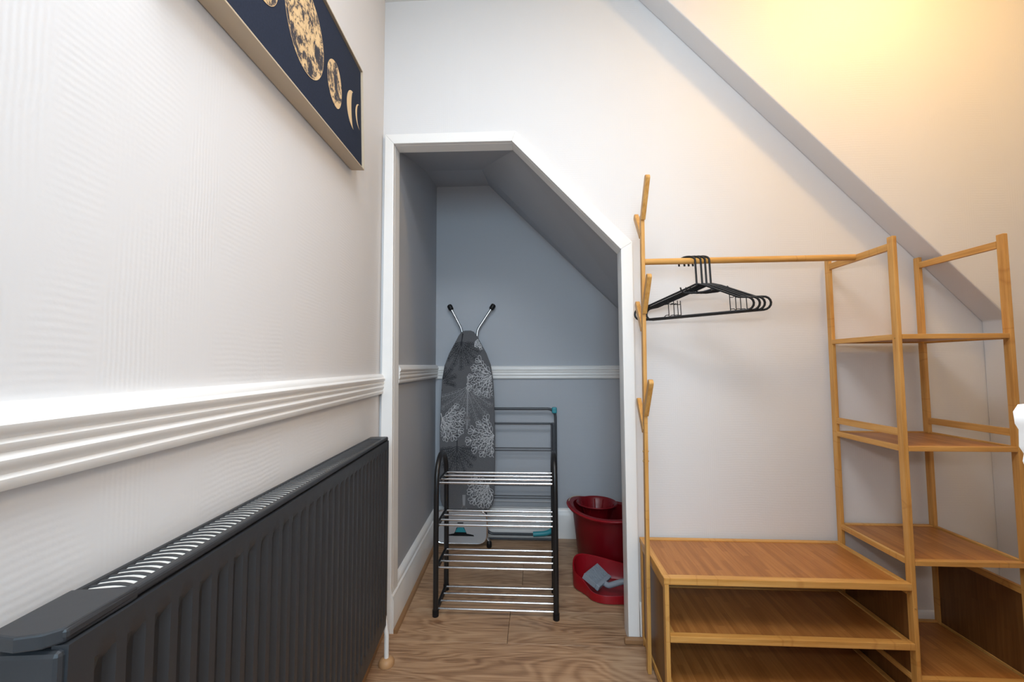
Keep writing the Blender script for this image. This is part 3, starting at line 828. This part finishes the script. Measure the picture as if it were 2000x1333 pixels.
for x0 in (-0.268, -0.565):
    bm = bmesh.new(); tube(bm, arc_path([(x0+(0.03 if x0 < -0.4 else -0.03), 2.345, 0.075), (x0, 2.340, 0.03), (x0, 2.338, 0.012)], 0.02), 0.008, 10)
    ft = link('foot_tube', bm, 'steel_tube', ib, smooth='angle')
    bm = bmesh.new(); tube(bm, [(x0, 2.338, 0.0), (x0, 2.338, 0.012), (x0, 2.339, 0.028), (x0, 2.340, 0.034)], 0.013, 12, rfun=lambda i: [0.013, 0.0145, 0.0135, 0.009][i])
    link('rubber_cap', bm, 'black_plastic', ft, smooth='angle')

# ------------------------------------------------------------------ folded clothes airer
ai = thing('clothes_airer', (-0.10, 2.44, 0), 'folded dark grey clothes airer with teal corners behind the shoe rack', 'clothes airer')
def frame_tube(x0, x1, z0, z1, y, r, rad_, mat='airer_grey'):
    pts = []
    for cx, cz, s in ((x1-rad_, z0+rad_, -PI/2), (x1-rad_, z1-rad_, 0), (x0+rad_, z1-rad_, PI/2), (x0+rad_, z0+rad_, PI)):
        for k in range(7):
            t = s+PI/2*k/6; pts.append((cx+rad_*math.cos(t), y, cz+rad_*math.sin(t)))
    bm = bmesh.new(); tube(bm, pts, r, 9, closed=True); return link('frame', bm, mat, ai, smooth='angle')
frame_tube(-0.30, 0.102, 0.030, 0.736, 2.448, 0.0075, 0.045)
frame_tube(-0.30, 0.080, 0.012, 0.655, 2.426, 0.0058, 0.012)
for z, y in ((0.514, 2.440), (0.503, 2.428), (0.36, 2.44), (0.305, 2.436), (0.247, 2.436), (0.236, 2.428), (0.215, 2.44), (0.185, 2.432), (0.155, 2.44), (0.125, 2.430), (0.095, 2.44), (0.068, 2.430)):
    bm = bmesh.new(); tube(bm, [(-0.30, y, z), (0.085, y, z)], 0.0032, 8); link('rod', bm, 'airer_grey' if z > 0.22 else 'grey_steel', ai, smooth='angle')
bm = bmesh.new(); bar(bm, (0.088, 2.430, 0.03), (0.088, 2.430, 0.66), 0.022, 0.010, (0, 1, 0)); link('side_strut', bm, 'airer_grey', ai, bevel=0.003)
bm = bmesh.new(); bbox(bm, 0.082, 0.110, 2.436, 2.460, 0.710, 0.745); link('corner_cap', bm, 'teal_plastic', ai, bevel=0.006)
bm = bmesh.new(); tube(bm, arc_path([(-0.03, 2.424, 0.040), (0.045, 2.424, 0.046), (0.078, 2.424, 0.062), (0.082, 2.424, 0.100)], 0.03), 0.014, 10)
link('corner_cap', bm, 'teal_plastic', ai, smooth='angle')

# ------------------------------------------------------------------ mop bucket
bx0, by0 = 0.347, 2.172; BANG = math.radians(-30)
bu = thing('mop_bucket', (bx0, by0, 0), 'red oval mop bucket with wringer basket standing in the cupboard', 'bucket')
def ell(a, b, z, n=40, dz=None, cx=0.0, cy=0.0):
    o = []
    for k in range(n):
        t = 2*PI*k/n; x, y = cx+a*math.cos(t), cy+b*math.sin(t)
        zz = z+(dz(t) if dz else 0)
        o.append(Vector((bx0+x*math.cos(BANG)-y*math.sin(BANG), by0+x*math.sin(BANG)+y*math.cos(BANG), zz)))
    return o
def loft(bm, rings, close_first=True, close_last=False):
    V = [[bm.verts.new(p) for p in r] for r in rings]
    n = len(V[0])
    for i in range(len(V)-1):
        for k in range(n): bm.faces.new((V[i][k], V[i][(k+1) % n], V[i+1][(k+1) % n], V[i+1][k]))
    if close_first: bm.faces.new(V[0][::-1])
    if close_last: bm.faces.new(V[-1])
lip = lambda t: 0.012*math.cos(2*t)
bm = bmesh.new()
loft(bm, [ell(0.150, 0.104, 0.0), ell(0.157, 0.110, 0.008), ell(0.178, 0.128, 0.20), ell(0.186, 0.134, 0.252, dz=lip), ell(0.206, 0.148, 0.256, dz=lip), ell(0.214, 0.153, 0.266, dz=lip),
          ell(0.212, 0.151, 0.276, dz=lip), ell(0.200, 0.142, 0.279, dz=lip), ell(0.180, 0.128, 0.270, dz=lip), ell(0.170, 0.120, 0.20), ell(0.150, 0.104, 0.014)], True, True)
link('tub', bm, 'red_plastic_dark', bu, smooth='angle')
bm = bmesh.new()
cxw, cyw = -0.065, 0.012
rr = [(0.098, 0.280), (0.104, 0.286), (0.100, 0.290), (0.088, 0.282), (0.072, 0.235), (0.052, 0.175), (0.050, 0.165)]
loft(bm, [ell(a, a*0.98, z, 32, cx=cxw, cy=cyw) for a, z in rr], False, True)
wr = link('wringer_basket', bm, 'red_plastic_dark', bu, smooth='angle')
for k in range(12):
    t = 2*PI*k/12
    def wp(a, z):
        x, y = cxw+a*math.cos(t), cyw+a*math.sin(t)
        return Vector((bx0+x*math.cos(BANG)-y*math.sin(BANG), by0+x*math.sin(BANG)+y*math.cos(BANG), z))
    bm = bmesh.new(); tube(bm, [wp(0.084, 0.278), wp(0.069, 0.235), wp(0.050, 0.178)], 0.0035, 6); link('rib', bm, 'red_plastic_dark', wr, smooth='angle')
# pale tube painting the light streak along the slot handle of the lip
bm = bmesh.new(); c0 = ell(0.203, 0.145, 0.2785, 40, dz=lip)
tube(bm, [c0[i] for i in (17, 18, 19, 20, 21, 22)], 0.0028, 7); gr = link('lip_streak', bm, 'champagne', bu, smooth='angle')
bm = bmesh.new(); tube(bm, ell(0.211, 0.151, 0.270, 40, dz=lip), 0.0055, 8, closed=True); link('rim_bead', bm, 'red_plastic', bu, smooth='angle')

# ------------------------------------------------------------------ dustpan and brush
dp = thing('dustpan', (0.29, 1.94, 0), 'bright red plastic dustpan on cupboard floor in front of bucket', 'dustpan')
base_o = [(0.152, 1.940), (0.158, 2.012), (0.190, 2.046), (0.250, 2.052), (0.330, 2.040), (0.420, 2.015), (0.470, 1.960), (0.470, 1.870), (0.420, 1.822), (0.340, 1.812), (0.268, 1.813), (0.222, 1.836), (0.200, 1.872), (0.182, 1.895)]
hts =   [0.078, 0.098, 0.104, 0.096, 0.082, 0.068, 0.060, 0.050, 0.042, 0.038, 0.036, 0.038, 0.048, 0.064]
def smooth_closed(P, n=4):
    out = []; L = len(P)
    for i in range(L):
        a, b, c, d = [Vector(P[(i+j) % L]) for j in (-1, 0, 1, 2)]
        for k in range(n):
            t = k/n
            out.append(0.5*((2*b)+(c-a)*t+(2*a-5*b+4*c-d)*t*t+(3*b-a-3*c+d)*t**3))
    return out
q_ = smooth_closed([(x, y, h) for (x, y), h in zip(base_o, hts)])
base_o = [(v.x, v.y) for v in q_]; hts = [v.z for v in q_]
cen = Vector((0.315, 1.93))
def ring_o(f, zf, z0=0.0):
    o = []
    for (x, y), hh in zip(base_o, hts):
        p = cen+(Vector((x, y))-cen)*f; o.append(Vector((p.x, p.y, z0+hh*zf)))
    return o
bm = bmesh.new()
loft(bm, [ring_o(0.94, 0.0, 0.0005), ring_o(0.99, 0.10), ring_o(1.0, 0.92), ring_o(0.99, 1.0), ring_o(0.955, 0.97), ring_o(0.90, 0.25), ring_o(0.84, 0.0, 0.006)], True, True)
link('pan', bm, 'red_plastic', dp, smooth='angle')
bm = bmesh.new(); tube(bm, [(0.455, 1.93, 0.050), (0.51, 1.935, 0.058), (0.58, 1.94, 0.060)], 0.012, 10); link('handle', bm, 'red_plastic', dp, smooth='angle')

br = thing('hand_brush', (0.30, 1.92, 0.01), 'grey hand brush with stiff bristles lying in the red dustpan', 'brush')
# bristle block frame: length axis L across the picture, bristles pointing up-left
bo = Vector((0.268, 1.922, 0.034)); bl = Vector((0.060, 0.085, 0.0)).normalized(); bd = Vector((-0.055, 0.030, 0.030)).normalized()
bn = bl.cross(bd).normalized()
if bn.z < 0: bn = -bn
bd = bn.cross(bl).normalized()
if bd.x > 0: bd = -bd
def BP(a, b, c): return bo+bl*a+bd*b+bn*c
nb = 13
for i in range(nb):
    a = -0.054+0.108*i/(nb-1)
    bm = bmesh.new(); q = 0.0024
    hexa(bm, [BP(a-q, 0.0, 0), BP(a+q, 0.0, 0), BP(a+q, 0.0, 0.022), BP(a-q, 0.0, 0.022),
              BP(a*1.08-q, 0.062, 0.000), BP(a*1.08+q, 0.062, 0.0), BP(a*1.08+q, 0.062, 0.025), BP(a*1.08-q, 0.062, 0.025)])
    link('bristle_tuft', bm, 'grey_plastic', br)
bm = bmesh.new()
hexa(bm, [BP(-0.058, -0.018, -0.001), BP(0.058, -0.018, -0.001), BP(0.058, -0.018, 0.024), BP(-0.058, -0.018, 0.024),
          BP(-0.058, 0.0, -0.001), BP(0.058, 0.0, -0.001), BP(0.058, 0.0, 0.024), BP(-0.058, 0.0, 0.024)])
link('brush_head', bm, 'grey_plastic', br, bevel=0.003)
hp = [BP(0.0, -0.014, 0.012), BP(-0.004, -0.035, 0.018), Vector((0.345, 1.868, 0.066)), Vector((0.40, 1.872, 0.075)), Vector((0.46, 1.880, 0.082))]
bm = bmesh.new(); tube(bm, arc_path(hp, 0.02), 0.012, 12, rfun=None); link('handle', bm, 'grey_plastic', br, smooth='angle')
